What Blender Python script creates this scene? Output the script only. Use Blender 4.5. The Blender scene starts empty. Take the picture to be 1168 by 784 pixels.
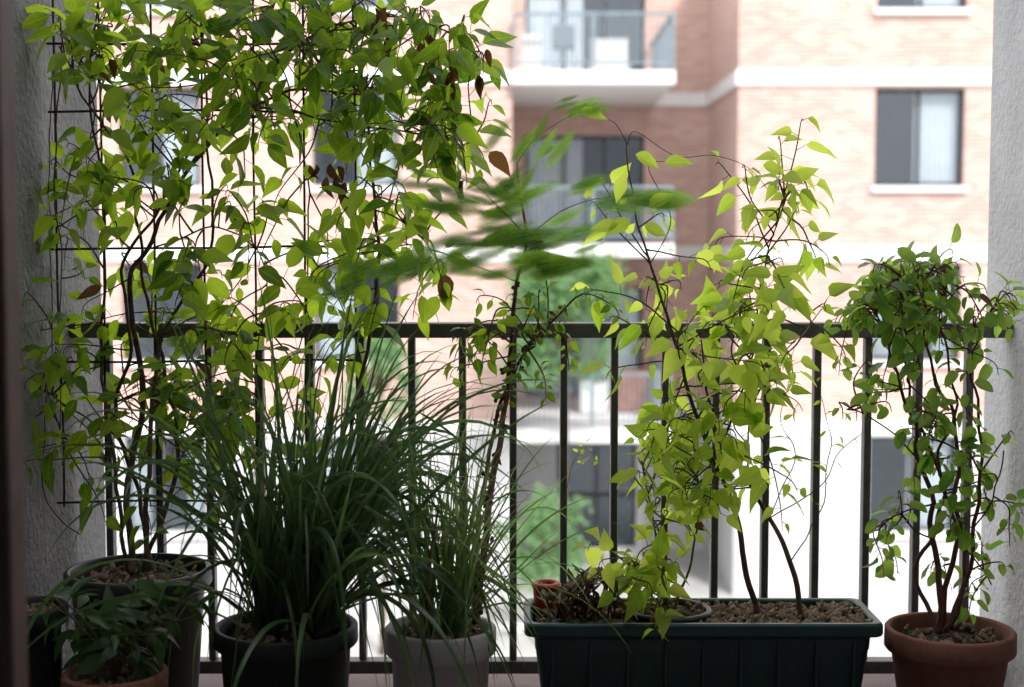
import bpy, math, random
from mathutils import Vector, Matrix, noise
R=random.Random(11)
F=1622.2; PITCH=math.radians(4.0); EYE=1.29
def P(px,py,d):
    x=(px-584)/F; v=-(py-392)/F
    dy=math.cos(PITCH)+v*math.sin(PITCH); dz=-math.sin(PITCH)+v*math.cos(PITCH)
    t=d/dy
    return Vector((x*t,d,EYE+dz*t))
def rv(s=1.0): return Vector((R.uniform(-s,s),R.uniform(-s,s),R.uniform(-s,s)))
COL=bpy.context.scene.collection

# ---------------------------------------------------------------- materials
def mat_new(name):
    m=bpy.data.materials.new(name); m.use_nodes=True
    nt=m.node_tree; nt.nodes.clear()
    out=nt.nodes.new('ShaderNodeOutputMaterial')
    return m,nt,out
def N(nt,t,**kw):
    n=nt.nodes.new(t)
    for k,v in kw.items():
        if hasattr(n,k): setattr(n,k,v)
        else: n.inputs[k].default_value=v
    return n
def ramp(nt,fac,stops):
    r=nt.nodes.new('ShaderNodeValToRGB')
    els=r.color_ramp.elements
    while len(els)<len(stops): els.new(0.5)
    for e,(p,c) in zip(els,stops):
        e.position=p; e.color=(c[0],c[1],c[2],1)
    nt.links.new(fac,r.inputs[0]); return r
def noisy(name,c1,c2,scale=8,rough=0.8,bump=0.3,detail=8,bdist=0.01,scale2=None,spec=0.3,metal=0.0):
    m,nt,out=mat_new(name)
    tc=N(nt,'ShaderNodeTexCoord'); n1=N(nt,'ShaderNodeTexNoise'); n1.inputs['Scale'].default_value=scale
    n1.inputs['Detail'].default_value=detail; n1.inputs['Roughness'].default_value=0.65
    nt.links.new(tc.outputs['Object'],n1.inputs['Vector'])
    r=ramp(nt,n1.outputs['Fac'],[(0.3,c1),(0.7,c2)])
    b=N(nt,'ShaderNodeBsdfPrincipled'); b.inputs['Roughness'].default_value=rough
    b.inputs['Specular IOR Level'].default_value=spec; b.inputs['Metallic'].default_value=metal
    nt.links.new(r.outputs[0],b.inputs['Base Color'])
    n2=N(nt,'ShaderNodeTexNoise'); n2.inputs['Scale'].default_value=scale2 or scale*5; n2.inputs['Detail'].default_value=6
    nt.links.new(tc.outputs['Object'],n2.inputs['Vector'])
    bp=N(nt,'ShaderNodeBump'); bp.inputs['Strength'].default_value=bump; bp.inputs['Distance'].default_value=bdist
    nt.links.new(n2.outputs['Fac'],bp.inputs['Height']); nt.links.new(bp.outputs[0],b.inputs['Normal'])
    nt.links.new(b.outputs[0],out.inputs[0]); return m
def leafmat(name,dark,light,tr_dark,tr_light,tf=0.5,rough=0.4,alpha=None):
    m,nt,out=mat_new(name)
    a=N(nt,'ShaderNodeAttribute'); a.attribute_name='tint'
    l=N(nt,'ShaderNodeAttribute'); l.attribute_name='luv'
    sep=N(nt,'ShaderNodeSeparateXYZ'); nt.links.new(l.outputs['Vector'],sep.inputs[0])
    ab=N(nt,'ShaderNodeMath',operation='ABSOLUTE'); nt.links.new(sep.outputs[0],ab.inputs[0])
    sb=N(nt,'ShaderNodeMath',operation='MULTIPLY_ADD'); nt.links.new(ab.outputs[0],sb.inputs[0]); sb.inputs[1].default_value=-0.35
    nt.links.new(sep.outputs[1],sb.inputs[2])
    ml=N(nt,'ShaderNodeMath',operation='MULTIPLY'); nt.links.new(sb.outputs[0],ml.inputs[0]); ml.inputs[1].default_value=44
    sn=N(nt,'ShaderNodeMath',operation='SINE'); nt.links.new(ml.outputs[0],sn.inputs[0])
    tc=N(nt,'ShaderNodeTexCoord'); nz=N(nt,'ShaderNodeTexNoise'); nz.inputs['Scale'].default_value=35; nt.links.new(tc.outputs['Object'],nz.inputs['Vector'])
    ad=N(nt,'ShaderNodeMath',operation='MULTIPLY_ADD'); nt.links.new(nz.outputs['Fac'],ad.inputs[0]); ad.inputs[1].default_value=0.5
    nt.links.new(a.outputs['Fac'],ad.inputs[2])
    ad2=N(nt,'ShaderNodeMath',operation='MULTIPLY_ADD'); nt.links.new(sn.outputs[0],ad2.inputs[0]); ad2.inputs[1].default_value=0.05
    nt.links.new(ad.outputs[0],ad2.inputs[2])
    mid=N(nt,'ShaderNodeMath',operation='LESS_THAN'); nt.links.new(ab.outputs[0],mid.inputs[0]); mid.inputs[1].default_value=0.07
    ad3=N(nt,'ShaderNodeMath',operation='MULTIPLY_ADD'); nt.links.new(mid.outputs[0],ad3.inputs[0]); ad3.inputs[1].default_value=0.3
    nt.links.new(ad2.outputs[0],ad3.inputs[2])
    r1=ramp(nt,ad3.outputs[0],[(0.15,dark),(1.0,light)])
    r2=ramp(nt,ad3.outputs[0],[(0.15,tr_dark),(1.0,tr_light)])
    b=N(nt,'ShaderNodeBsdfPrincipled'); b.inputs['Roughness'].default_value=rough; b.inputs['Specular IOR Level'].default_value=0.45
    t=N(nt,'ShaderNodeBsdfTranslucent'); nt.links.new(r1.outputs[0],b.inputs['Base Color']); nt.links.new(r2.outputs[0],t.inputs['Color'])
    mx=N(nt,'ShaderNodeMixShader'); mx.inputs[0].default_value=tf
    nt.links.new(b.outputs[0],mx.inputs[1]); nt.links.new(t.outputs[0],mx.inputs[2])
    last=mx
    if alpha:
        q=N(nt,'ShaderNodeMapRange'); q.interpolation_type='SMOOTHSTEP'
        q.inputs['From Min'].default_value=1.0; q.inputs['From Max'].default_value=0.1; q.inputs['To Max'].default_value=1
        nt.links.new(ab.outputs[0],q.inputs['Value'])
        v1=N(nt,'ShaderNodeMath',operation='SUBTRACT'); nt.links.new(sep.outputs[1],v1.inputs[0]); v1.inputs[1].default_value=0.5
        v2=N(nt,'ShaderNodeMath',operation='ABSOLUTE'); nt.links.new(v1.outputs[0],v2.inputs[0])
        q2=N(nt,'ShaderNodeMapRange'); q2.interpolation_type='SMOOTHSTEP'
        q2.inputs['From Min'].default_value=0.5; q2.inputs['From Max'].default_value=0.15
        nt.links.new(v2.outputs[0],q2.inputs['Value'])
        mm=N(nt,'ShaderNodeMath',operation='MULTIPLY'); nt.links.new(q.outputs[0],mm.inputs[0]); nt.links.new(q2.outputs[0],mm.inputs[1])
        m3=N(nt,'ShaderNodeMath',operation='MULTIPLY'); nt.links.new(mm.outputs[0],m3.inputs[0]); m3.inputs[1].default_value=alpha
        tp=N(nt,'ShaderNodeBsdfTransparent'); m4=N(nt,'ShaderNodeMixShader')
        nt.links.new(m3.outputs[0],m4.inputs[0]); nt.links.new(tp.outputs[0],m4.inputs[1]); nt.links.new(mx.outputs[0],m4.inputs[2]); last=m4
    nt.links.new(last.outputs[0],out.inputs[0]); return m
def brickmat():
    m,nt,out=mat_new('pink_brick')
    tc=N(nt,'ShaderNodeTexCoord'); s=N(nt,'ShaderNodeSeparateXYZ'); nt.links.new(tc.outputs['Object'],s.inputs[0])
    a=N(nt,'ShaderNodeMath',operation='ADD'); nt.links.new(s.outputs[0],a.inputs[0]); nt.links.new(s.outputs[1],a.inputs[1])
    c=N(nt,'ShaderNodeCombineXYZ'); nt.links.new(a.outputs[0],c.inputs[0]); nt.links.new(s.outputs[2],c.inputs[1])
    br=N(nt,'ShaderNodeTexBrick'); nt.links.new(c.outputs[0],br.inputs['Vector'])
    br.inputs['Scale'].default_value=1; br.inputs['Brick Width'].default_value=0.25; br.inputs['Row Height'].default_value=0.075
    br.inputs['Mortar Size'].default_value=0.007
    br.inputs['Color1'].default_value=(0.61,0.415,0.355,1); br.inputs['Color2'].default_value=(0.48,0.285,0.235,1); br.inputs['Mortar'].default_value=(0.62,0.55,0.52,1)
    n=N(nt,'ShaderNodeTexNoise'); n.inputs['Scale'].default_value=0.6; n.inputs['Detail'].default_value=5; nt.links.new(tc.outputs['Object'],n.inputs['Vector'])
    r=ramp(nt,n.outputs['Fac'],[(0.3,(0.87,0.86,0.86)),(0.7,(1,1,1))])
    mx=N(nt,'ShaderNodeMix',data_type='RGBA',blend_type='MULTIPLY'); mx.inputs[0].default_value=1
    nt.links.new(br.outputs['Color'],mx.inputs[6]); nt.links.new(r.outputs[0],mx.inputs[7])
    b=N(nt,'ShaderNodeBsdfPrincipled'); b.inputs['Roughness'].default_value=0.9; nt.links.new(mx.outputs[2],b.inputs['Base Color'])
    nt.links.new(b.outputs[0],out.inputs[0]); return m
def glassmat():
    m,nt,out=mat_new('window_glass')
    t=N(nt,'ShaderNodeBsdfTransparent'); t.inputs[0].default_value=(0.8,0.85,0.88,1)
    g=N(nt,'ShaderNodeBsdfGlossy'); g.inputs['Roughness'].default_value=0.03; g.inputs[0].default_value=(0.8,0.9,1,1)
    mx=N(nt,'ShaderNodeMixShader'); mx.inputs[0].default_value=0.12
    nt.links.new(t.outputs[0],mx.inputs[1]); nt.links.new(g.outputs[0],mx.inputs[2]); nt.links.new(mx.outputs[0],out.inputs[0]); return m
BRICK=brickmat(); GLASS=glassmat()
STUCCO=noisy('white_stucco',(0.46,0.46,0.47),(0.54,0.54,0.55),1.2,0.9,0.1)
WHITE=noisy('white_concrete_band',(0.66,0.66,0.66),(0.74,0.74,0.74),2,0.85,0.1)
FRAME=noisy('dark_aluminium',(0.035,0.042,0.05),(0.06,0.065,0.075),6,0.45,0.05)
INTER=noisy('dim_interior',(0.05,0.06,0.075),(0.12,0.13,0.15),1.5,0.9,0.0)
CURT=noisy('white_curtain',(0.60,0.63,0.65),(0.74,0.76,0.77),3,0.9,0.0)
LMETAL=noisy('grey_metal',(0.16,0.20,0.23),(0.22,0.27,0.30),5,0.5,0.0)
RAIL=noisy('painted_railing',(0.065,0.063,0.061),(0.125,0.118,0.110),30,0.45,0.3,bdist=0.001,scale2=160,spec=0.5)
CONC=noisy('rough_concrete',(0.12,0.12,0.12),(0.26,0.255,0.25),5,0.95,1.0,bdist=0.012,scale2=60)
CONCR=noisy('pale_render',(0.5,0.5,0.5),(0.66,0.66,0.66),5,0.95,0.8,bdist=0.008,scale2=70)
ROOM=noisy('room_paint',(0.68,0.67,0.66),(0.73,0.72,0.71),2,0.9,0.05)
PAVE=noisy('pale_paving',(0.36,0.36,0.35),(0.46,0.46,0.45),0.7,0.9,0.2)
TILE=noisy('ledge_tile',(0.10,0.062,0.055),(0.17,0.11,0.10),14,0.6,0.2,bdist=0.002)
TERRA=noisy('terracotta',(0.15,0.060,0.040),(0.31,0.145,0.105),9,0.85,0.35,bdist=0.002,scale2=90)
BLACKP=noisy('black_plastic',(0.014,0.015,0.017),(0.032,0.034,0.037),12,0.42,0.15,bdist=0.001,spec=0.5)
GREYP=noisy('grey_clay',(0.40,0.37,0.36),(0.58,0.55,0.54),9,0.75,0.3,bdist=0.002)
GREENP=noisy('green_plastic',(0.004,0.030,0.031),(0.010,0.053,0.049),10,0.36,0.12,bdist=0.001,spec=0.5)
DGREENP=noisy('dark_green_plastic',(0.012,0.020,0.016),(0.026,0.038,0.03),10,0.5,0.12,bdist=0.001)
REDP=noisy('red_plastic',(0.36,0.03,0.018),(0.5,0.06,0.035),12,0.45,0.05)
SOIL=noisy('soil',(0.03,0.02,0.014),(0.09,0.065,0.045),60,0.95,1.0,bdist=0.01,scale2=120)
CHIP=noisy('bark_chips',(0.12,0.078,0.055),(0.42,0.31,0.235),110,0.9,0.5,bdist=0.002)
BARK=noisy('bark',(0.045,0.028,0.02),(0.15,0.10,0.07),60,0.85,0.6,bdist=0.002,scale2=200)
REDBARK=noisy('reddish_bark',(0.08,0.03,0.025),(0.19,0.09,0.07),70,0.8,0.6,bdist=0.002,scale2=200)
GSTEM=noisy('green_stem',(0.06,0.09,0.02),(0.13,0.13,0.04),40,0.6,0.2,bdist=0.001)
WIRE=noisy('rusty_wire',(0.015,0.013,0.012),(0.05,0.035,0.03),60,0.6,0.2,bdist=0.0005)
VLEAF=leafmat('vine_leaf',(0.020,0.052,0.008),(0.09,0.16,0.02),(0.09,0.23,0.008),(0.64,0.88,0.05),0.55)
LIME=leafmat('lime_leaf',(0.065,0.13,0.012),(0.15,0.26,0.03),(0.40,0.66,0.03),(0.84,0.98,0.14),0.70)
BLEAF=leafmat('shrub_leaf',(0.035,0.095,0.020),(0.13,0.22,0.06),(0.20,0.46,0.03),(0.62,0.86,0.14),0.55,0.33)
GRASS=leafmat('grass_blade',(0.016,0.048,0.020),(0.085,0.15,0.065),(0.05,0.13,0.04),(0.26,0.42,0.13),0.38,0.30)
GRASS2=leafmat('grass_blade_light',(0.035,0.085,0.028),(0.14,0.23,0.09),(0.16,0.32,0.07),(0.48,0.66,0.22),0.45,0.33)
DARKL=leafmat('shade_leaf',(0.018,0.05,0.016),(0.05,0.11,0.03),(0.04,0.12,0.02),(0.16,0.3,0.06),0.35,0.38)
DEAD=leafmat('dead_leaf',(0.05,0.025,0.012),(0.13,0.07,0.035),(0.10,0.04,0.01),(0.30,0.14,0.04),0.3,0.8)
STRAW=leafmat('dry_blade',(0.16,0.11,0.06),(0.34,0.26,0.15),(0.2,0.14,0.06),(0.4,0.3,0.15),0.3,0.7)
REDL=leafmat('red_succulent_leaf',(0.04,0.026,0.012),(0.11,0.075,0.03),(0.14,0.06,0.02),(0.3,0.22,0.06),0.3,0.35)
WIND=leafmat('fluttering_leaf',(0.022,0.060,0.010),(0.08,0.15,0.028),(0.10,0.28,0.015),(0.42,0.70,0.08),0.55,0.5,alpha=0.66)
TLEAF=leafmat('tree_leaf',(0.07,0.16,0.07),(0.14,0.25,0.12),(0.3,0.55,0.2),(0.55,0.8,0.4),0.45,0.6)

# ---------------------------------------------------------------- mesh builder
class MB:
    def __init__(s): s.v=[];s.f=[];s.m=[];s.t=[];s.l=[]
    def add(s,vs,fs,mat=0,tint=0.5,luv=None):
        o=len(s.v); s.v.extend(vs); s.f.extend([tuple(i+o for i in f) for f in fs]); s.m.extend([mat]*len(fs))
        s.t.extend([tint]*len(vs)); s.l.extend(luv if luv else [(0.5,0.5,0)]*len(vs))
    def obj(s,name,mats,smooth=True,parent=None):
        me=bpy.data.meshes.new(name); me.from_pydata([tuple(v) for v in s.v],[],s.f)
        for m in mats: me.materials.append(m)
        me.polygons.foreach_set('material_index',s.m)
        me.polygons.foreach_set('use_smooth',[smooth]*len(s.f))
        a=me.attributes.new('tint','FLOAT','POINT'); a.data.foreach_set('value',s.t)
        b=me.attributes.new('luv','FLOAT_VECTOR','POINT'); b.data.foreach_set('vector',[c for q in s.l for c in q])
        me.update(); o=bpy.data.objects.new(name,me); COL.objects.link(o)
        if parent: o.parent=parent
        return o
def empty(name):
    e=bpy.data.objects.new(name,None); COL.objects.link(e); return e
def box(mb,x0,x1,y0,y1,z0,z1,mat=0):
    v=[Vector(c) for c in ((x0,y0,z0),(x1,y0,z0),(x1,y1,z0),(x0,y1,z0),(x0,y0,z1),(x1,y0,z1),(x1,y1,z1),(x0,y1,z1))]
    mb.add(v,[(0,3,2,1),(4,5,6,7),(0,1,5,4),(1,2,6,5),(2,3,7,6),(3,0,4,7)],mat)
def bevbox(o,w=0.004,seg=2):
    b=o.modifiers.new('bevel','BEVEL'); b.width=w; b.segments=seg; b.limit_method='ANGLE'
def tube(mb,pts,rad,n=6,mat=0,tint=0.5):
    if len(pts)<2: return
    vs=[];fs=[]
    prev=None
    for i,p in enumerate(pts):
        d=(pts[min(i+1,len(pts)-1)]-pts[max(i-1,0)])
        if d.length<1e-7: d=Vector((0,0,1))
        d.normalize()
        if prev is None:
            u=d.orthogonal().normalized()
        else:
            u=(prev-d*prev.dot(d))
            u=u.normalized() if u.length>1e-5 else d.orthogonal().normalized()
        prev=u; w=d.cross(u)
        r=rad(i/(len(pts)-1)) if callable(rad) else rad
        for k in range(n):
            a=2*math.pi*k/n; vs.append(p+(u*math.cos(a)+w*math.sin(a))*r)
    for i in range(len(pts)-1):
        for k in range(n):
            k2=(k+1)%n; fs.append((i*n+k,i*n+k2,(i+1)*n+k2,(i+1)*n+k))
    fs.append(tuple(range(n-1,-1,-1))); fs.append(tuple((len(pts)-1)*n+k for k in range(n)))
    mb.add(vs,fs,mat,tint)
def smooth(pts,sub=8,wob=0.0):
    out=[]; n=len(pts)
    for i in range(n-1):
        p0=pts[max(i-1,0)];p1=pts[i];p2=pts[i+1];p3=pts[min(i+2,n-1)]
        for k in range(sub):
            t=k/sub
            out.append(0.5*((2*p1)+(p2-p0)*t+(2*p0-5*p1+4*p2-p3)*t*t+(3*p1-p0-3*p2+p3)*t*t*t))
    out.append(pts[-1].copy())
    if wob:
        s=R.random()*50
        for i in range(1,len(out)):
            out[i]=out[i]+noise.noise_vector(out[i]*14+Vector((s,s,s)))*wob
    return out
def pxp(l,d):
    r=[]
    for q in l:
        r.append(P(q[0],q[1],q[2] if len(q)>2 else d))
    return r
TS=[0,.12,.3,.5,.7,.87,1]
SH={'ovate':[0,.62,.98,.92,.60,.24,0],'heart':[0,.85,1.0,.78,.46,.17,0],'ell':[0,.5,.88,1,.82,.45,0],'round':[0,.72,1,1,.9,.6,0],'lance':[0,.4,.8,1,.7,.3,0]}
def leaf(mb,base,d,n,L,W,mat=0,tint=0.5,droop=0.25,fold=0.25,shape='ovate',twist=0.0):
    d=d.normalized(); s=d.cross(n)
    if s.length<1e-4: s=d.orthogonal()
    s.normalize(); n=s.cross(d).normalized()
    vs=[];uv=[];ws=SH[shape]
    a1=R.uniform(.85,1.1);a2=R.uniform(.85,1.1)
    for t,w in zip(TS,ws):
        c=base+d*(L*t*(1-.12*droop*t))-n*(droop*L*t*t)
        c=c+s*(math.sin(t*3.0)*twist*L)
        h=w*W*.5
        if w==0: vs.append(c); uv.append((0,t,0))
        else:
            wv=n*(fold*h+R.uniform(-.04,.04)*W)
            vs+= [c-s*h*a1+wv,c,c+s*h*a2+wv]; uv+=[(-1,t,0),(0,t,0),(1,t,0)]
    fs=[(0,2,1),(0,3,2)]
    for i in range(4):
        a=1+i*3;b=a+3; fs+=[(a,a+1,b+1,b),(a+1,a+2,b+2,b+1)]
    e=len(vs)-1; a=13; fs+=[(a,a+1,e),(a+1,a+2,e)]
    mb.add(vs,fs,mat,tint,uv)
def petleaf(mb,p,dirv,nor,L,W,pm,lm,tint,pet=0.3,**k):
    e=p+dirv.normalized()*L*pet+Vector((0,0,.1*L*pet))
    tube(mb,[p,e],0.0007,3,pm)
    dd=(dirv.normalized()+Vector((0,0,-R.uniform(.1,.8)))).normalized()
    leaf(mb,e,dd,nor,L,W,lm,tint,**k)
def foliate(mb,path,L,asp,step,f0=0.3,pm=0,lm=1,dead=None,deadp=0,shape='ovate',tint=(0,.6),up=0.5,wide=1.0,droop=(0.1,.5)):
    tot=0; nxt=R.uniform(0,step); ln=sum((path[i+1]-path[i]).length for i in range(len(path)-1)); sd=R.choice((-1,1))
    tb=R.uniform(-.25,.25)
    for i in range(len(path)-1):
        a=path[i];b=path[i+1];sl=(b-a).length
        while nxt<=tot+sl and sl>0:
            f=nxt/ln
            if f>f0:
                p=a.lerp(b,(nxt-tot)/sl); tg=(b-a).normalized()
                pr=tg.cross(Vector((R.uniform(-.5,.5),-1,R.uniform(-.5,.5)))).normalized()*sd
                dv=(tg*.45+pr*wide+rv(.55)).normalized()
                nor=(Vector((R.uniform(-.7,.7),R.uniform(-.9,.3),up+R.uniform(-.3,.5)))).normalized()
                l=L*R.uniform(.5,1.25)*(1-.35*max(0,f-.8)/.2)
                m=lm; tt=max(0,R.uniform(*tint)+tb)
                if dead is not None and R.random()<deadp: m=dead
                petleaf(mb,p,dv,nor,l,l*asp*R.uniform(.85,1.15),pm,m,tt,shape=shape,droop=R.uniform(*droop),fold=R.uniform(.1,.5))
                sd=-sd
            nxt+=step*R.uniform(.7,1.35)
        tot+=sl
def clump(mb,stempts,c,n,L,asp,step,dz=(2.8,3.1),pm=0,lm=1,f0=.35,sag=.03,tl=(.08,.22),**k):
    """n twigs growing from the closest stem into an elliptical zone"""
    cx,cy,rx,ry=c
    for i in range(n):
        while True:
            a,b=R.uniform(-1,1),R.uniform(-1,1)
            if a*a+b*b<=1: break
        d=R.uniform(*dz)
        e=P(cx+a*rx,cy+b*ry,d)
        cand=sorted(stempts,key=lambda q:(q-e).length)
        q=cand[min(len(cand)-1,R.randint(0,6))]
        dist=(e-q).length
        if dist<tl[0]:
            e=q+((e-q).normalized()*0.6+rv(.5)).normalized()*R.uniform(*tl); 
        m=(q+e)*.5+Vector((R.uniform(-.02,.02),R.uniform(-.02,.02),sag*R.uniform(-.3,1.5)))
        path=smooth([q,m,e,e+(e-m)*.25+Vector((0,0,-.02))],5,.004)
        tube(mb,path,lambda t:.0017*(1-t)+.0007,4,pm)
        ff=f0 if dist<tl[1] else max(f0,1-tl[1]/dist)
        foliate(mb,path,L,asp,step,ff,pm,lm,**k)

# ---------------------------------------------------------------- opposite building
D=24.6; DR=28.3; DB=24.35
FL=3.01; BZ=[7.14,4.13,1.12,-1.90]; G=-4.87; TOP=7.28
bld=empty('brick_apartment_building')
def wallgrid(mb,x0,x1,z0,z1,y,holes,mat,rev=0.18,revmat=None):
    holes=[h for h in holes if h[3]<z1]
    xs=sorted(set([x0,x1]+[h[0] for h in holes]+[h[1] for h in holes])); zs=sorted(set([z0,z1]+[h[2] for h in holes]+[h[3] for h in holes]))
    xs=[x for x in xs if x0<=x<=x1]; zs=[z for z in zs if z0<=z<=z1]
    for i in range(len(xs)-1):
        for j in range(len(zs)-1):
            mx=(xs[i]+xs[i+1])/2; mz=(zs[j]+zs[j+1])/2
            if any(h[0]<mx<h[1] and h[2]<mz<h[3] for h in holes): continue
            mb.add([Vector((xs[i],y,zs[j])),Vector((xs[i+1],y,zs[j])),Vector((xs[i+1],y,zs[j+1])),Vector((xs[i],y,zs[j+1]))],[(0,1,2,3)],mat)
    for a,b,c,d in holes:
        v=[Vector((a,y,c)),Vector((b,y,c)),Vector((b,y,d)),Vector((a,y,d))]; w=[q+Vector((0,rev,0)) for q in v]
        mb.add(v+w,[(0,4,5,1),(1,5,6,2),(2,6,7,3),(3,7,4,0)],mat if revmat is None else revmat)
win=MB()  # 0 frame 1 glass 2 curtain 3 interior 4 white
def window(a,b,c,d,y,curt='r',sill=True,mull=1,rev=0.18):
    yy=y+rev-.06; t=.06
    box(win,a,b,yy,yy+.06,c,c+t,0); box(win,a,b,yy,yy+.06,d-t,d,0)
    box(win,a,a+t,yy,yy+.06,c+t,d-t,0); box(win,b-t,b,yy,yy+.06,c+t,d-t,0)
    for i in range(mull):
        x=a+(b-a)*(i+1)/(mull+1); box(win,x-t/2,x+t/2,yy-.002,yy+.058,c+t,d-t,0)
    win.add([Vector((a+t,yy+.03,c+t)),Vector((b-t,yy+.03,c+t)),Vector((b-t,yy+.03,d-t)),Vector((a+t,yy+.03,d-t))],[(0,1,2,3)],1)
    Y=y+1.8; v=[Vector((a,y+rev,c)),Vector((b,y+rev,c)),Vector((b,y+rev,d)),Vector((a,y+rev,d))]; w=[Vector((q.x,Y,q.z)) for q in v]
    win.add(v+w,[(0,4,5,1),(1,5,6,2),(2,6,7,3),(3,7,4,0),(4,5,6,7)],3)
    seg={'r':[(.46,1.0)],'l':[(0,.5)],'b':[(0,.28),(.72,1)],'f':[(0,1)],'n':[]}[curt]
    for s0,s1 in seg:
        xa=a+(b-a)*s0+.03; xb=a+(b-a)*s1-.03; n=40; vs=[];fs=[]
        for i in range(n+1):
            x=xa+(xb-xa)*i/n; yo=yy+.16+.03*math.sin(i*1.3)
            vs+=[Vector((x,yo,c+.02)),Vector((x,yo,d-.02))]
        for i in range(n): fs.append((i*2,i*2+2,i*2+3,i*2+1))
        win.add(vs,fs,2)
    if sill: box(win,a-.06,b+.06,y-.09,y+rev-.062,c-.11,c-.003,4)
cols_r=[(6.23,7.77),(10.2,11.7)]; cols_l=[(-10.6,-9.1),(-6.75,-5.35),(-3.43,-1.95)]
body=MB()
def zholes(cols,fl):
    return [(a,b,2.29+k*FL,3.95+k*FL) for a,b in cols for k in fl]
hl=zholes(cols_l,[1,0,-1]); hr=zholes(cols_r,[1,0,-1])
hl0=zholes(cols_l,[-2]); hr0=zholes(cols_r,[-2])
wallgrid(body,-13,0,-1.9,TOP,D,hl,0); wallgrid(body,3.88,13.5,-1.9,TOP,D,hr,0)
wallgrid(body,-13,0,G,-1.9,D,hl0,1); wallgrid(body,3.88,13.5,G,-1.9,D,hr0,1)
cc=['r','b','l','f','r','n','b','r','l']; ci=0
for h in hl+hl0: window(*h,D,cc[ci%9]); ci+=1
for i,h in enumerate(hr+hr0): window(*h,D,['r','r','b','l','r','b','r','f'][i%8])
dh=[(.25,2.62,BZ[1]+.12-FL+k*FL,BZ[1]-.7+k*FL) for k in (1,0,-1)]
wallgrid(body,0,3.88,-1.9,TOP,DR,dh,0); 
g0=[(.9,2.5,G+.05,-2.6)]
wallgrid(body,0,3.88,G,-1.9,DR,g0,1)
for i,h in enumerate(dh): window(*h,DR,['l','l','r'][i],False,2)
window(*g0[0],DR,'n',False,1)
for z0,z1,m in ((-1.9,TOP,0),(G,-1.9,1)):
    body.add([Vector((0,D,z0)),Vector((0,DR,z0)),Vector((0,DR,z1)),Vector((0,D,z1))],[(0,1,2,3)],m)
    body.add([Vector((3.88,D,z0)),Vector((3.88,DR,z0)),Vector((3.88,DR,z1)),Vector((3.88,D,z1))],[(3,2,1,0)],m)
    for x in (-13,13.5): body.add([Vector((x,D,z0)),Vector((x,36,z0)),Vector((x,36,z1)),Vector((x,D,z1))],[(0,1,2,3)],m)
body.add([Vector((-13,36,G)),Vector((13.5,36,G)),Vector((13.5,36,TOP)),Vector((-13,36,TOP))],[(0,1,2,3)],0)
box(body,-13.1,13.6,DR+.2,36.1,TOP+.003,TOP+.2,1); box(body,-13.1,.0,D-.08,DR+.19,TOP+.003,TOP+.2,1); box(body,3.88,13.6,D-.08,DR+.19,TOP+.003,TOP+.2,1)
body.obj('walls',[BRICK,STUCCO],False,bld)
bands=MB()
for z in BZ:
    h=.13
    box(bands,-13.04,-.0,D-.05,D-.002,z-h,z+h); box(bands,3.83,13.54,D-.05,D-.002,z-h,z+h)
    box(bands,3.83,3.878,D-.001,DR-.06,z-h,z+h); box(bands,2.78,3.82,DR-.05,DR-.002,z-h,z+h)
bands.obj('white_bands',[WHITE],False,bld)
win.obj('windows',[FRAME,GLASS,CURT,INTER,WHITE],False,bld)
bal=MB(); br=MB()
for k,z in enumerate((4.13,1.20,-2.0)):
    box(bal,.003,2.77,DB,DR-.06,z-.13,z+.10)
    rt=z+1.08; y=DB+.06
    box(br,.02,2.75,y-.02,y+.03,rt-.05,rt); box(br,.02,2.75,y-.015,y+.025,z+.2,z+.24)
    for i in range(30):
        x=.06+i*(2.64/29); box(br,x-.011,x+.011,y-.008,y+.014,z+.24,rt-.05)
    for x in (.03,1.38,2.74): box(br,x-.022,x+.022,y-.025,y+.035,z+.10,rt-.052)
    for j in range(24):
        yy=y+.12+j*.15; box(br,2.72,2.742,yy-.01,yy+.01,z+.24,rt-.05)
    box(br,2.71,2.752,y+.04,DR-.07,rt-.05,rt-.003)
bal.obj('balcony_slabs',[WHITE],False,bld); br.obj('balcony_railings',[LMETAL],False,bld)
cl=MB()
box(cl,1.35,2.0,DB+.3,DB+.62,4.24,4.80,0); box(cl,.15,.5,DB+.5,DB+.9,4.24,4.9,0)
for x in (.7,1.05):
    box(cl,x,x+.03,DB+.4,DB+.43,4.24,5.0,1)
box(cl,.7,1.08,DB+.4,DB+.75,4.66,4.70,1); box(cl,.7,1.08,DB+.76,DB+.79,4.7,5.1,1)
box(cl,1.9,2.5,DB+2.4,DB+2.8,-1.87,-1.1,2); box(cl,1.3,1.8,DB+2.2,DB+2.7,-1.87,-1.3,3)
o=cl.obj('balcony_furniture',[WHITE,LMETAL,TERRA,CURT],False,bld)

# ground
g=MB(); g.add([Vector((-150,-120,G)),Vector((150,-120,G)),Vector((150,200,G)),Vector((-150,200,G))],[(0,1,2,3)]); g.obj('ground',[PAVE],False)
kb=MB(); box(kb,-40,40,22.2,22.4,G+.003,G+.13); o=kb.obj('kerb',[WHITE],False); bevbox(o,.02)

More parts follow.
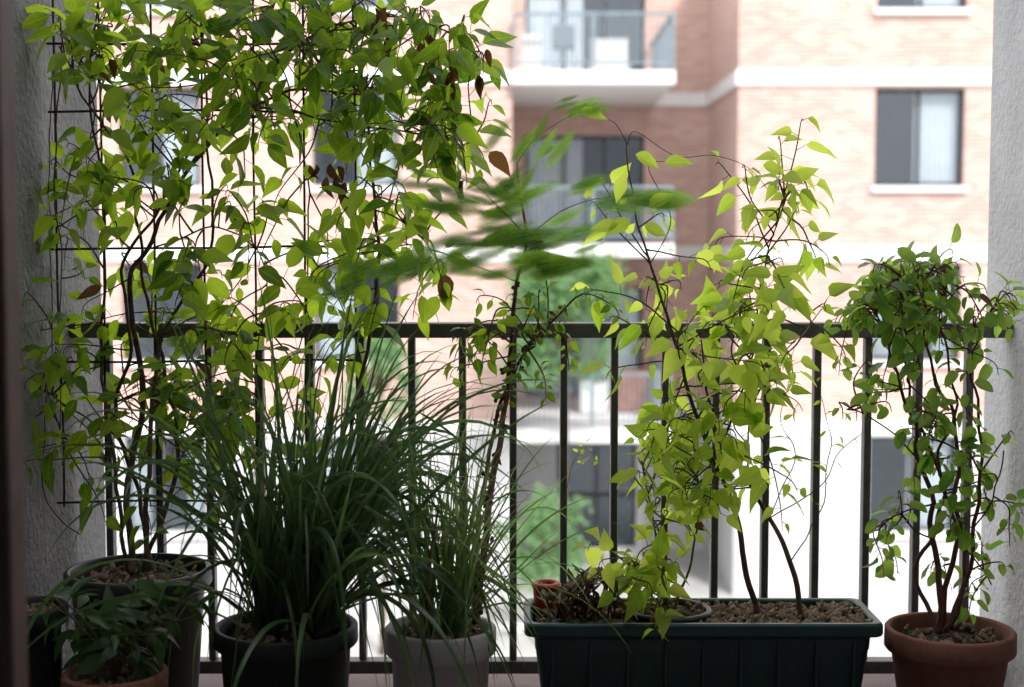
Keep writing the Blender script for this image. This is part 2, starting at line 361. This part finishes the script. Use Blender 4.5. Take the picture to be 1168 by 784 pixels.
def bgtree(name,base,cx,cz,r,rz,n=1500,trunkr=.05):
    mb=MB(); c=Vector((cx,base.y,cz))
    tube(mb,smooth([base,(base+c)*.5+Vector((.05,0,0)),c],5,.02),lambda t:trunkr*(1-.6*t),8,0)
    cs=[]
    for i in range(18):
        v=rv(1); v=Vector((v.x*r*.75,v.y*r*.6,v.z*rz*.75))
        e=c+v; cs.append((e,R.uniform(.3,.5)*r))
        tube(mb,smooth([c+Vector((0,0,-rz*.5)),(c+e)*.5,e],4,.02),lambda t:trunkr*.4*(1-.8*t),5,0)
    for i in range(n):
        e,rr=R.choice(cs); v=rv(1).normalized()*rr*R.uniform(.3,1.1)
        l=R.uniform(.08,.15)
        leaf(mb,e+v,rv(1)+Vector((0,0,-.4)),Vector((R.uniform(-1,1),R.uniform(-1,1),1)),l,l*.6,1,R.uniform(0,.8))
    return mb.obj(name,[BARK,TLEAF])
def lathe(mb,c,prof,n=40,mat=0,wob=0):
    vs=[];fs=[]
    for r,z in prof:
        for k in range(n):
            a=2*math.pi*k/n; vs.append(c+Vector((r*math.cos(a),r*math.sin(a),z)))
    for i in range(len(prof)-1):
        for k in range(n):
            k2=(k+1)%n; fs.append((i*n+k,i*n+k2,(i+1)*n+k2,(i+1)*n+k))
    mb.add(vs,fs,mat)
b=P(640,680,22.9); b.z=G
bgtree('small_tree',b,P(646,0,22.9).x,P(0,362,22.9).z,.95,1.15,3600,.035)
b=P(618,690,21.5); b.z=G
bgtree('garden_bush',b,b.x,P(0,612,21.5).z,.75,.75,1500)
b=P(435,560,21.0); b.z=G
bgtree('garden_tree',b,b.x,P(0,420,21.0).z,.55,.8,900)

# ---------------------------------------------------------------- own balcony & room
def rough_wall(name,x0,x1,y0,y1,z0,z1,mat,face):
    mb=MB(); box(mb,x0,x1,y0,y1,z0,z1)
    return mb.obj(name,[mat],False)
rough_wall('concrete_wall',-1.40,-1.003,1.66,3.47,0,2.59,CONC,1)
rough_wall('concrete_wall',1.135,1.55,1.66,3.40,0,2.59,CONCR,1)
s=MB(); box(s,-1.4,1.55,1.66,3.5,-.22,-.004); s.obj('balcony_floor',[TILE],False)
s=MB(); box(s,-1.0,1.132,2.40,3.38,-.003,.262); o=s.obj('plant_ledge',[TILE],False); bevbox(o,.006)
ab=empty('apartment_building')
s=MB(); box(s,-11,11,-9,1.56,2.602,6.5); box(s,-11,11,-9,1.65,G+.004,-.23); box(s,-11,-1.42,-9,1.65,-.229,2.6); box(s,1.57,11,-9,1.65,-.229,2.6)  # first box: unseen upper storeys, added to keep direct sun off the balcony
s.obj('outer_walls',[CONCR],False,ab)
s=MB()
box(s,-1.41,1.56,-4,1.65,-.228,-.006,0); box(s,-1.41,1.56,-4.2,-4.003,0,2.59,0)
box(s,-1.41,1.56,-4,1.56,2.5,2.598,0)
box(s,-1.41,-.70,1.54,1.65,0,2.49,0); box(s,-.699,1.35,1.54,1.65,2.3,2.49,0)
s.obj('room_shell',[ROOM],False,ab)
s=MB(); box(s,-.698,-.575,1.50,1.66,0,2.29); box(s,-.574,-.553,1.55,1.60,0,2.29,1); box(s,1.25,1.34,1.50,1.66,0,2.29); o=s.obj('door_frame',[BLACKP,TILE],False); bevbox(o,.004)

# railing
rl=MB(); rd=3.24
zt=P(584,368,rd).z; zb=P(584,385,rd).z
box(rl,-1.002,1.134,rd-.028,rd+.028,zb,zt)
box(rl,-1.002,1.134,rd-.02,rd+.02,.30,.33)
x=P(125,500,rd).x; st=(P(988,500,rd).x-P(125,500,rd).x)/15
while x<1.12:
    w=.0085; box(rl,x-w,x+w,rd-.015,rd+.015,.331,zb-.001); x+=st
o=rl.obj('balcony_railing',[RAIL],False); bevbox(o,.003)

# wire trellis
tr=MB(); td=3.06
for px in (66,118,176,234,291,348,405):
    x=P(px,300,td).x
    pts=[Vector((x+R.uniform(-.003,.003),td+R.uniform(-.004,.004),z)) for z in (2.1,1.8,1.5,1.2,.9,.72)]
    tube(tr,smooth(pts,4),.0027,6)
for py in (-60,52,127,283,412,572):
    z=P(300,py,td-.004).z
    pts=[Vector((xx,td-.0055+R.uniform(-.003,.003),z+R.uniform(-.004,.004))) for xx in (P(60,300,td).x,-.8,-.6,-.45,P(407,300,td).x)]
    tube(tr,smooth(pts,4),.0027,6)
tr.obj('wire_trellis',[WIRE])

# ---------------------------------------------------------------- pots
def chipit(mb,c,rx,ry,n,rect=False):
    for i in range(n):
        if rect: x,y=R.uniform(-rx,rx),R.uniform(-ry,ry)
        else:
            a=R.uniform(0,6.283); q=math.sqrt(R.random()); x,y=q*rx*math.cos(a),q*ry*math.sin(a)
        p=c+Vector((x,y,R.uniform(-.004,.006))); s=R.uniform(.003,.009)
        u=rv(1).normalized(); v=u.orthogonal().normalized(); w=u.cross(v)
        u*=s*R.uniform(.8,1.8); v*=s*.8; w*=s*.35
        V=[p+u*i1+v*j1*R.uniform(.7,1.1)+w*k1 for i1 in (-1,1) for j1 in (-1,1) for k1 in (-1,1)]
        mb.add(V,[(0,1,3,2),(4,6,7,5),(0,4,5,1),(2,3,7,6),(0,2,6,4),(1,5,7,3)],1,R.random())
def pot(name,px0,px1,pyrim,d,h,mat,taper=.72,rim=.025,liph=.035,soilm=SOIL,soild=.03,chips=90,base=None):
    a=P(px0,pyrim,d);b=P(px1,pyrim,d); r=(b.x-a.x)/2; c=Vector(((a.x+b.x)/2,d,a.z))
    e=empty(name); mb=MB(); z0=-h
    ri=r-.008
    lathe(mb,c,[(.001,z0),(r*taper*.96,z0),(r*taper,z0+.006),(r*.97-rim*.4,-liph-.004),(r-.003,-liph),(r,-liph+.004),(r,-.004),(r-.004,0),(ri-.002,0),(ri-.005,-.004),(ri-.010,-soild-.02),(ri-.012,-soild-.05)],56)
    mb.obj('body',[mat],True,e)
    sm=MB(); n=26
    rs=ri-.009
    sm.add([c+Vector((0,0,-soild+.012))],[],0)
    rings=8
    for j in range(1,rings+1):
        for k in range(n):
            an=2*math.pi*k/n; rr=rs*j/rings
            p=c+Vector((rr*math.cos(an),rr*math.sin(an),-soild+.012*(1-(j/rings)**2)))
            p.z+=noise.noise(p*45)*.006; sm.add([p],[],0)
    F0=[]
    for k in range(n): F0.append((0,1+k,1+(k+1)%n))
    for j in range(rings-1):
        for k in range(n):
            a0=1+j*n; F0.append((a0+k,a0+n+k,a0+n+(k+1)%n,a0+(k+1)%n))
    sm.f=F0; sm.m=[0]*len(F0)
    chipit(sm,c+Vector((0,0,-soild+.012)),rs*.95,rs*.95,chips)
    sm.obj('soil',[soilm,CHIP],True,e)
    return c,r
potL,rL=pot('plant_pot',76,240,648,2.80,.33,BLACKP,.75,chips=140)
potG,rG=pot('plant_pot',244,408,712,2.62,.26,DGREENP,.80)
potW,rW=pot('plant_pot',439,566,714,2.68,.22,GREYP,.82,liph=.05)
potT,rT=pot('terracotta_pot',1011,1156,716,2.82,.22,TERRA,.70,liph=.045,chips=70)
potF,rF=pot('terracotta_pot',72,190,765,2.45,.16,TERRA,.75)
potK,rK=pot('plant_pot',-12,76,690,2.70,.24,BLACKP,.8)
potR,rR=pot('red_pot',606,640,664,2.93,.08,REDP,.75,liph=.012,rim=.006,chips=10)
potI,rI=pot('plant_pot',714,812,693,2.865,.10,BLACKP,.75,liph=.012,rim=.006,soild=.015,chips=40)

# planter trough
pl=empty('planter_box')
def rrect(cx,cy,hx,hy,r,z,seg=5):
    v=[]
    for sx,sy,a0 in ((1,1,0),(-1,1,90),(-1,-1,180),(1,-1,270)):
        for k in range(seg+1):
            a=math.radians(a0+90*k/seg); v.append(Vector((cx+sx*(hx-r)+r*math.cos(a),cy+sy*(hy-r)+r*math.sin(a),z)))
    return v
fr=P(598,712,2.76); frr=P(1010,712,2.76); zr=fr.z; pcx=(fr.x+frr.x)/2; hx=(frr.x-fr.x)/2; pcy=2.865; hy=.108
mb=MB()
prof=[(-.05,-.05,-.215),(-.042,-.042,-.22+.006),(-.020,-.020,-.035),(-.016,-.016,-.030),(-.002,-.002,-.027),(0,0,-.023),(0,0,-.005),(-.004,-.004,0),(-.014,-.014,0),(-.018,-.018,-.004),(-.022,-.022,-.06)]
rings=[rrect(pcx,pcy,hx+a,hy+b,.022,zr+z) for a,b,z in prof]; n=len(rings[0])
vs=[v for r_ in rings for v in r_]; fs=[tuple(range(n-1,-1,-1))]
for i in range(len(rings)-1):
    for k in range(n): fs.append((i*n+k,i*n+(k+1)%n,(i+1)*n+(k+1)%n,(i+1)*n+k))
mb.add(vs,fs); 
for k in range(9):
    xx=pcx-hx*.84+k*hx*.21
    box(mb,xx-.003,xx+.003,pcy-hy+.0175,pcy-hy+.03,zr-.20,zr-.04)
o=mb.obj('trough',[GREENP],False,pl); bevbox(o,.0015,2)
sm=MB(); nx,ny=60,14; X=hx-.024; Y=hy-.024
for j in range(ny+1):
    for i in range(nx+1):
        p=Vector((pcx-X+2*X*i/nx,pcy-Y+2*Y*j/ny,zr-.022)); p.z+=noise.noise(p*30)*.012
        sm.add([p],[],0)
sm.f=[(j*(nx+1)+i,j*(nx+1)+i+1,(j+1)*(nx+1)+i+1,(j+1)*(nx+1)+i) for j in range(ny) for i in range(nx)]; sm.m=[0]*len(sm.f)
chipit(sm,Vector((pcx+hx*.45,pcy,zr-.012)),hx*.5,Y,650,True); chipit(sm,Vector((pcx-hx*.4,pcy,zr-.018)),hx*.5,Y,160,True)
sm.obj('soil',[SOIL,CHIP],True,pl)

# ---------------------------------------------------------------- climbing vine (left)
v=MB()
def stem(mb,l,d,r0,r1,mat=0,wob=.008,store=None,n=7,sub=8):
    p=smooth(pxp(l,d),sub,wob); tube(mb,p,lambda t:r0+(r1-r0)*t,n,mat)
    if store is not None: store+=p[len(p)//8:]
    return p
S=[]
stem(v,[(150,655,2.80),(145,560,2.9),(162,450),(148,330),(168,285),(215,190),(262,140),(330,105),(420,110)],3.02,.0075,.0022,store=S,wob=.012)
stem(v,[(158,655,2.82),(202,540,2.9),(190,430),(165,330),(150,200),(100,120),(70,50)],3.03,.005,.002,store=S,wob=.012)
stem(v,[(146,652,2.84),(128,520,2.9),(115,400),(120,250),(103,100),(115,-20)],3.04,.0045,.002,store=S)
stem(v,[(166,652,2.80),(172,500,2.9),(186,380),(240,290),(236,150),(228,-20)],3.05,.0055,.002,store=S)
stem(v,[(172,655,2.83),(158,560),(130,470),(150,400),(142,300),(175,250),(200,200),(300,30),(330,-30)],3.0,.005,.002,store=S,wob=.012)
stem(v,[(215,190),(285,125),(390,140),(470,150),(545,165)],3.0,.003,.0012,store=S)
stem(v,[(262,140),(340,50),(430,20),(490,30),(560,75)],2.97,.003,.0012,store=S)
stem(v,[(330,105),(352,220),(342,400),(300,500)],3.03,.0022,.0012,store=S)
stem(v,[(168,285),(250,260),(300,300),(292,420),(275,520)],2.98,.002,.001,store=S)
stem(v,[(70,50),(62,200),(70,300),(66,450),(80,520)],3.0,.0018,.001,store=S)
stem(v,[(400,-30),(415,120),(428,240),(430,330),(405,470),(395,560)],2.98,.0022,.005,store=S)
stem(v,[(428,240),(470,260),(500,300)],2.96,.002,.001,store=S)
stem(v,[(128,520),(90,480),(60,450),(35,440)],2.95,.0015,.001,store=S)
VL=dict(L=.066,asp=.53,step=.023)
zones=[((160,20,120,40),26),((330,30,130,50),37),((120,110,75,55),13),((230,110,90,55),15),((360,120,90,60),27),((470,60,90,55),24),
 ((450,130,70,50),20),((100,215,60,55),11),((205,215,90,50),9),((300,220,60,45),5),((430,215,45,60),12),((470,255,45,30),7),((230,310,70,35),8),((110,300,40,40),5),
 ((330,290,60,40),5),((190,395,110,45),18),((320,370,45,60),8),((225,460,100,45),22),((70,450,42,60),12),((100,530,45,35),6),((270,500,50,40),11),((400,360,50,50),6),((370,300,40,50),5),((515,165,48,35),12),((505,325,30,20),3),((540,75,20,20),4)]
for z,n_ in zones:
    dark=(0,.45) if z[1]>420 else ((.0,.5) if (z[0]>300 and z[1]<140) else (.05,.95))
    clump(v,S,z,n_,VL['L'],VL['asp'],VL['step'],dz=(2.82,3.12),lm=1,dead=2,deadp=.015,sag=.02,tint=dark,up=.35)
for cx,cy,n_ in ((505,90,9),(440,30,5),(385,195,5),(112,75,5),(490,45,5),(360,185,3),(545,75,3),(530,190,2)):
    for i in range(n_):
        p=P(cx+R.uniform(-14,14),cy+R.uniform(-22,18),2.93)
        l=R.uniform(.035,.055); leaf(v,p,Vector((R.uniform(-.5,.5),R.uniform(-.3,.3),-1)),rv(1)+Vector((0,-1,0)),l,l*.38,2,R.uniform(0,.5),droop=.5,fold=1.3)
v.obj('climbing_vine',[BARK,VLEAF,DEAD])

# ---------------------------------------------------------------- strappy grass plants
def grassplant(name,c,n,Lr,spread,mat,w=.006,lean=(0,0),rb=.05,grav=.10,dead=.05,nseg=18,gs=(.35,.8,1.1,1.6,2.4)):
    mb=MB()
    crowns=[(c+Vector((math.cos(a)*rb*q,math.sin(a)*rb*q,0)),R.uniform(0,6.28)) for a,q in [(R.uniform(0,6.283),math.sqrt(R.random())) for _ in range(max(6,n//16))]]
    for i in range(n):
        cp,ca=R.choice(crowns)
        p=cp+rv(.008); p.z=c.z
        off=(p-c); oa=math.atan2(off.y,off.x)
        L=R.uniform(*Lr); til=abs(R.gauss(0,spread))+.04; az=oa+R.gauss(0,1.1)
        d=Vector((math.cos(az)*math.sin(til)+lean[0],math.sin(az)*math.sin(til)*.8+lean[1],abs(math.cos(til)))).normalized()
        W=w*R.uniform(.5,1.25); gr=grav*R.choice(gs)*R.uniform(.7,1.3); kink=R.random()<.18; kk=R.randint(6,12)
        vs=[];uv=[];fs=[]
        sdir=Vector((-math.sin(az),math.cos(az),0)); sdir=(sdir+rv(.5)).normalized()
        tw=R.uniform(-.14,.14); cu=rv(.018)
        for k in range(nseg+1):
            t=k/nseg
            wd=W*.5*min(1,(.45+t*3))*(1-t**3)+.0002
            s_=sdir-d*sdir.dot(d); s_.normalize(); s_=Matrix.Rotation(tw*k,3,d)@s_; nn=s_.cross(d)
            vs+=[p-s_*wd+nn*wd*.5,p.copy(),p+s_*wd+nn*wd*.5]; uv+=[(-1,t,0),(0.3,t,0),(1,t,0)]
            d=(d+Vector((0,0,-gr*(.15+t*1.5)))+rv(.012)+cu).normalized()
            if kink and k==kk: d=(d+Vector((d.x*.6,d.y*.6,-1.3))).normalized()
            p=p+d*(L/nseg)
            if p.y>3.2: d.y=-abs(d.y)*.2
        for k in range(nseg):
            o=k*3; fs+=[(o,o+1,o+4,o+3),(o+1,o+2,o+5,o+4)]
        mb.add(vs,fs,1 if R.random()<dead else 0,R.uniform(0,.75),uv)
    return mb.obj(name,[mat,STRAW])
grassplant('strap_leaf_plant',potG+Vector((.02,.0,-.015)),370,(.36,.72),.36,GRASS,.0095,lean=(.10,0),rb=.070,grav=.15,dead=.02)
grassplant('ornamental_grass',potW+Vector((.01,.0,-.015)),165,(.24,.49),.32,GRASS2,.006,lean=(.05,0),rb=.045,grav=.08,dead=.1,gs=(.2,.4,.8,1.2,2.0))

# small shade plant bottom-left
sp=MB()
for i in range(13):
    a=i*.7
    tube_pts=smooth([potF+Vector((0,0,-.02)),potF+Vector((math.cos(a)*.04,math.sin(a)*.03,.06)),potF+Vector((math.cos(a)*R.uniform(.06,.15),math.sin(a)*.08,R.uniform(.07,.15)))],6,.004)
    tube(sp,tube_pts,.0015,5,0); foliate(sp,tube_pts,.065,.36,.014,.25,0,1,shape='lance',tint=(0,.6),up=.9)
sp.obj('leafy_pot_plant',[GSTEM,DARKL])

# ---------------------------------------------------------------- tall stem with fluttering top
t=MB(); S=[]
stem(t,[(543,712,2.68),(552,620,2.74),(570,500,2.85),(580,430),(588,330),(600,270),(590,190)],2.92,.0085,.0018,store=S,wob=.006)
stem(t,[(548,700,2.68),(545,600,2.8),(568,470),(600,400),(625,372),(646,352)],2.92,.0060,.001,store=S,wob=.006)
q=stem(t,[(590,320),(540,300),(470,285),(400,310)],2.80,.0012,.0006,store=None)
q2=stem(t,[(600,270),(640,240),(700,225),(760,228)],2.75,.0012,.0006)
q3=stem(t,[(600,270),(560,225),(500,190)],2.75,.0012,.0006)
q4=stem(t,[(590,190),(620,150),(680,118)],2.75,.0010,.0005)
for p in S:
    if R.random()<.6 and p.z<1.2:
        for k in range(4):
            e=p+rv(.012); leaf(t,e,rv(1),rv(1),.014,.009,3,.4,shape='round')
foliate(t,smooth(pxp([(572,480),(588,420),(600,392),(625,374),(646,352)],2.90),8,.003),.024,.6,.006,.1,0,1,shape='ell')
clump(t,S,(560,385,45,20),8,.045,.5,.02,dz=(2.85,2.95),pm=0,lm=1)
clump(t,S,(610,385,22,20),7,.028,.55,.012,dz=(2.85,2.95),pm=0,lm=1)
def flutter(path,n,L,along,j=.025):
    for i in range(n):
        p=path[R.randint(0,len(path)-1)]+Vector((R.uniform(-j,j),R.uniform(-.06,.06),R.uniform(-j,j)))
        d=(along+rv(.26)).normalized(); l=L*R.uniform(.6,1.35)
        nn=Vector((R.uniform(-.4,.4),-1,R.uniform(-.4,1.0)))
        for k in range(2):
            leaf(t,p+d*l*(k*.16-.5)+rv(.003),d,nn,l,l*R.uniform(.25,.42),2,R.uniform(0,.9),droop=R.uniform(-.1,.2),fold=.1,shape='ell')
flutter([P(x_,318-(x_-385)*.18,2.8) for x_ in range(390,500,8)],13,.11,Vector((1,0,.40)),.025)
flutter([P(x_,287,2.78) for x_ in range(510,650,10)],34,.11,Vector((1,0,.16)),.05)
flutter([P(x_,215+(x_-490)*.12,2.75) for x_ in range(480,580,8)],15,.10,Vector((1,0,-.2)),.04)
flutter([P(x_,232,2.75) for x_ in range(690,765,8)],9,.12,Vector((1,0,.05)),.012)
flutter([P(600+R.uniform(-30,30),185+R.uniform(-30,25),2.75) for _ in range(10)],11,.08,Vector((.6,0,.8)))
flutter([P(650+R.uniform(-25,25),122+R.uniform(-8,8),2.75) for _ in range(10)],8,.065,Vector((1,0,.3)),.01)
flutter([P(590+R.uniform(-70,70),245+R.uniform(-45,50),2.80) for _ in range(20)],22,.095,Vector((1,0,.4)),.04)
t.obj('windblown_shrub',[REDBARK,VLEAF,WIND,REDBARK])

# ---------------------------------------------------------------- lime green saplings in planter
m=MB(); S1=[]
stem(m,[(866,708,2.86),(848,640,2.87),(838,580),(812,520),(785,440),(765,370),(742,300),(722,235),(716,165)],2.90,.0068,.0011,store=S1,wob=.006)
stem(m,[(716,165),(700,140),(672,132)],2.90,.001,.0006,store=None,wob=.002)
stem(m,[(812,520),(838,470),(858,400),(872,310),(890,245),(905,205)],2.92,.003,.0008,store=S1,wob=.008)
stem(m,[(742,300),(765,250),(740,190),(775,186)],2.88,.0012,.0007,store=None,wob=.003)
stem(m,[(716,165),(725,150),(770,178),(815,178),(850,190),(880,222)],2.9,.0009,.0006,store=None,wob=.004)
LK=dict(pm=0,lm=1,shape='heart',tint=(.1,.85),dead=2,deadp=.008)
for z,n_ in (((735,270,35,35),4),((760,330,40,30),5),((790,385,55,30),8),((810,430,60,40),9),((890,230,36,26),12),((875,285,45,30),8),((860,340,50,35),7),((850,400,50,35),7),((790,480,50,35),9),((850,480,40,30),6)):
    clump(m,S1,z,n_,.066,.56,.027,dz=(2.80,3.02),sag=.01,**LK)
for (x_,y_,dx,dz_) in ((662,126,1,-.25),(725,176,1,-.5),(758,185,1,0),(712,200,-.3,-1),(718,250,-.8,-.5),(735,258,.9,-.3),(705,256,-1,-.1),(740,235,.8,.4),(870,188,.9,-.3),(905,205,.6,.3),(915,215,.4,-1)):
    leaf(m,P(x_,y_,2.70 if x_<780 else 2.88),Vector((dx,R.uniform(-.3,.3),dz_)),Vector((R.uniform(-.3,.3),-1,.5)),.056,.029,1,R.uniform(.4,.8),droop=.15)
m.obj('lime_sapling',[BARK,LIME,DEAD])
m=MB(); S2=[]
stem(m,[(915,708,2.84),(902,640,2.86),(878,590),(852,545),(828,505),(805,440),(800,390)],2.94,.0062,.0015,store=S2,wob=.006)
stem(m,[(852,545),(855,480),(880,420),(930,365),(945,340)],2.93,.002,.0008,store=S2,wob=.008)
p1=stem(m,[(878,590),(930,560),(955,520),(985,490)],2.95,.0014,.0006,wob=.01)
p2=stem(m,[(902,640),(940,570),(945,500),(930,440)],2.95,.0014,.0006,wob=.012)
p3=stem(m,[(878,590),(905,520),(890,470),(900,430)],2.95,.0012,.0006,wob=.012)
for z,n_ in (((820,470,50,40),7),((860,440,60,40),6),((900,370,50,25),6),((795,540,40,30),6),((830,530,30,30),3)):
    clump(m,S2,z,n_,.064,.56,.027,dz=(2.82,3.05),sag=.01,**LK)
for p_ in (p1,p2,p3): foliate(m,p_,.028,.4,.04,.3,0,1,tint=(.1,.5))
m.obj('lime_sapling',[BARK,LIME,DEAD])
m=MB(); S3=[]
stem(m,[(765,700,2.86),(752,640),(742,580),(735,520)],2.86,.003,.0012,0,store=S3,wob=.006)
stem(m,[(768,700,2.86),(790,630),(800,570),(790,500)],2.88,.003,.0012,0,store=S3,wob=.006)
stem(m,[(760,700,2.86),(735,670),(715,640)],2.84,.002,.0012,0,store=S3,wob=.004)
for z,n_ in (((738,630,28,36),12),((757,530,45,35),14),((765,575,42,30),11),((752,665,35,16),8),((800,540,30,40),6)):
    clump(m,S3,z,n_,.055,.6,.020,dz=(2.76,2.96),sag=.01,tl=(.05,.13),**LK)
m.obj('lime_shrub',[GSTEM,LIME,DEAD])

# flower sprig
m=MB()
pp=stem(m,[(652,695,2.88),(640,620),(650,540),(668,512),(682,522)],2.9,.0008,.0005,wob=.004)
for i in range(16):
    leaf(m,P(R.uniform(655,683),R.uniform(503,528),2.9),rv(1),rv(1),.014,.008,1,R.uniform(.3,.9),shape='ell')
m.obj('flower_sprig',[GSTEM,LIME])

# reddish succulents
m=MB()
for i in range(30):
    b0=P(R.uniform(628,712),706,R.uniform(2.80,2.92)); h=R.uniform(.02,.10)
    if b0.x<P(645,0,2.85).x: h*=.6
    top=b0+Vector((R.uniform(-.025,.025),R.uniform(-.02,.02),h)); tube(m,[b0,(b0+top)/2+rv(.004),top],.002,5,0)
    for k in range(11):
        a=k*2.4; dv=Vector((math.cos(a),math.sin(a),.5))+rv(.3); leaf(m,top-Vector((0,0,.02*R.random())),dv,Vector((0,0,1)),R.uniform(.018,.036),.014,1,R.uniform(0,.8),droop=-.2,fold=.3,shape='lance')
m.obj('red_succulent',[REDBARK,REDL])

# ---------------------------------------------------------------- right shrub
m=MB(); S=[]
for l,r0 in (([(1072,722,2.82),(1066,620),(1048,520),(1022,420),(1000,345)],.0074),([(1080,722,2.82),(1088,610),(1092,500),(1062,400),(1048,320)],.0064),
  ([(1085,722,2.84),(1112,600),(1120,500),(1108,400),(1140,345)],.005),([(1068,722,2.80),(1050,640),(1078,560),(1040,470),(1030,380),(1032,310)],.005),([(1076,722,2.8),(1100,640),(1070,540),(1088,460),(1075,370),(1085,310)],.0045),
  ([(1066,620),(1020,590),(992,600)],.002),([(1048,520),(1000,480),(965,460)],.0018),([(1112,600),(1135,570),(1145,520)],.0018),([(1088,610),(1115,640),(1135,670)],.0018)):
    stem(m,l,2.84,r0,.0014,store=S,wob=.018)
BK=dict(pm=0,lm=1,shape='round',up=.7)
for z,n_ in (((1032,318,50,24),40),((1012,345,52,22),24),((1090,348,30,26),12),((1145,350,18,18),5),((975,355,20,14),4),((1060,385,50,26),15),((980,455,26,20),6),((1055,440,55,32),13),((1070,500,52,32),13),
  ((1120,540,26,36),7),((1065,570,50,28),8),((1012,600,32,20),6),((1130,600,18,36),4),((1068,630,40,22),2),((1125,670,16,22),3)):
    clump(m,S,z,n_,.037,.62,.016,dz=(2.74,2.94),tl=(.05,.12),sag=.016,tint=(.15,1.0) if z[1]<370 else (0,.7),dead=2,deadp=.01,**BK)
m.obj('potted_shrub',[REDBARK,BLEAF,DEAD])

m=MB(); stem(m,[(62,60,3.0),(55,200,3.02),(60,380,3.05),(50,560,2.98),(92,610,2.95)],3.0,.0012,.0012,wob=.006); m.obj('garden_wire',[WIRE])

# ---------------------------------------------------------------- light: bright hazy day, sun behind thin cloud
EL=math.radians(42); AZ=math.radians(158)
sd=Vector((math.sin(AZ)*math.cos(EL),math.cos(AZ)*math.cos(EL),math.sin(EL)))
L=bpy.data.lights.new('sun','SUN'); L.energy=4.8; L.angle=math.radians(8); L.color=(1,.97,.95)
o=bpy.data.objects.new('sun',L); o.rotation_euler=(-sd).to_track_quat('-Z','Y').to_euler(); COL.objects.link(o)
w=bpy.data.worlds.new('World'); bpy.context.scene.world=w; w.use_nodes=True; nt=w.node_tree
sk=nt.nodes.new('ShaderNodeTexSky'); sk.sky_type='NISHITA'; sk.sun_disc=False; sk.sun_elevation=EL; sk.sun_rotation=AZ; sk.dust_density=5; sk.air_density=1.3; sk.ozone_density=1
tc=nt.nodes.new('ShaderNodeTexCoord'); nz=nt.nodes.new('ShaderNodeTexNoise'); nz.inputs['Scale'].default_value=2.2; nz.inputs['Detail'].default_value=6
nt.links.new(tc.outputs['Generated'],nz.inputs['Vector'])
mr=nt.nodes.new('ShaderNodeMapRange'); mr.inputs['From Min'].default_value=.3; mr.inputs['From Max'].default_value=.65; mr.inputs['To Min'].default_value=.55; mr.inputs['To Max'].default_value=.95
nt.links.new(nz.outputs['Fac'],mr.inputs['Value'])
mx=nt.nodes.new('ShaderNodeMix'); mx.data_type='RGBA'; mx.inputs[7].default_value=(14.6,14.8,15.2,1)  # bright cloud colour added to the sky to lift the light on the plants
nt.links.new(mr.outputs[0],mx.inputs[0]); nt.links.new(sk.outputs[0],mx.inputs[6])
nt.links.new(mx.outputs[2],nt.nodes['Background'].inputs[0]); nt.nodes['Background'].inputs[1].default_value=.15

cam=bpy.data.cameras.new('camera'); cam.lens=50; cam.sensor_width=36; cam.clip_end=600; cam.clip_start=.05
cam.dof.use_dof=True; cam.dof.focus_distance=2.9; cam.dof.aperture_fstop=2.9
o=bpy.data.objects.new('camera',cam); o.location=(0,0,EYE); o.rotation_euler=(math.radians(90)-PITCH,0,0); COL.objects.link(o)
sc=bpy.context.scene; sc.camera=o
sc.view_settings.view_transform='Standard'; sc.view_settings.look='None'; sc.view_settings.exposure=0
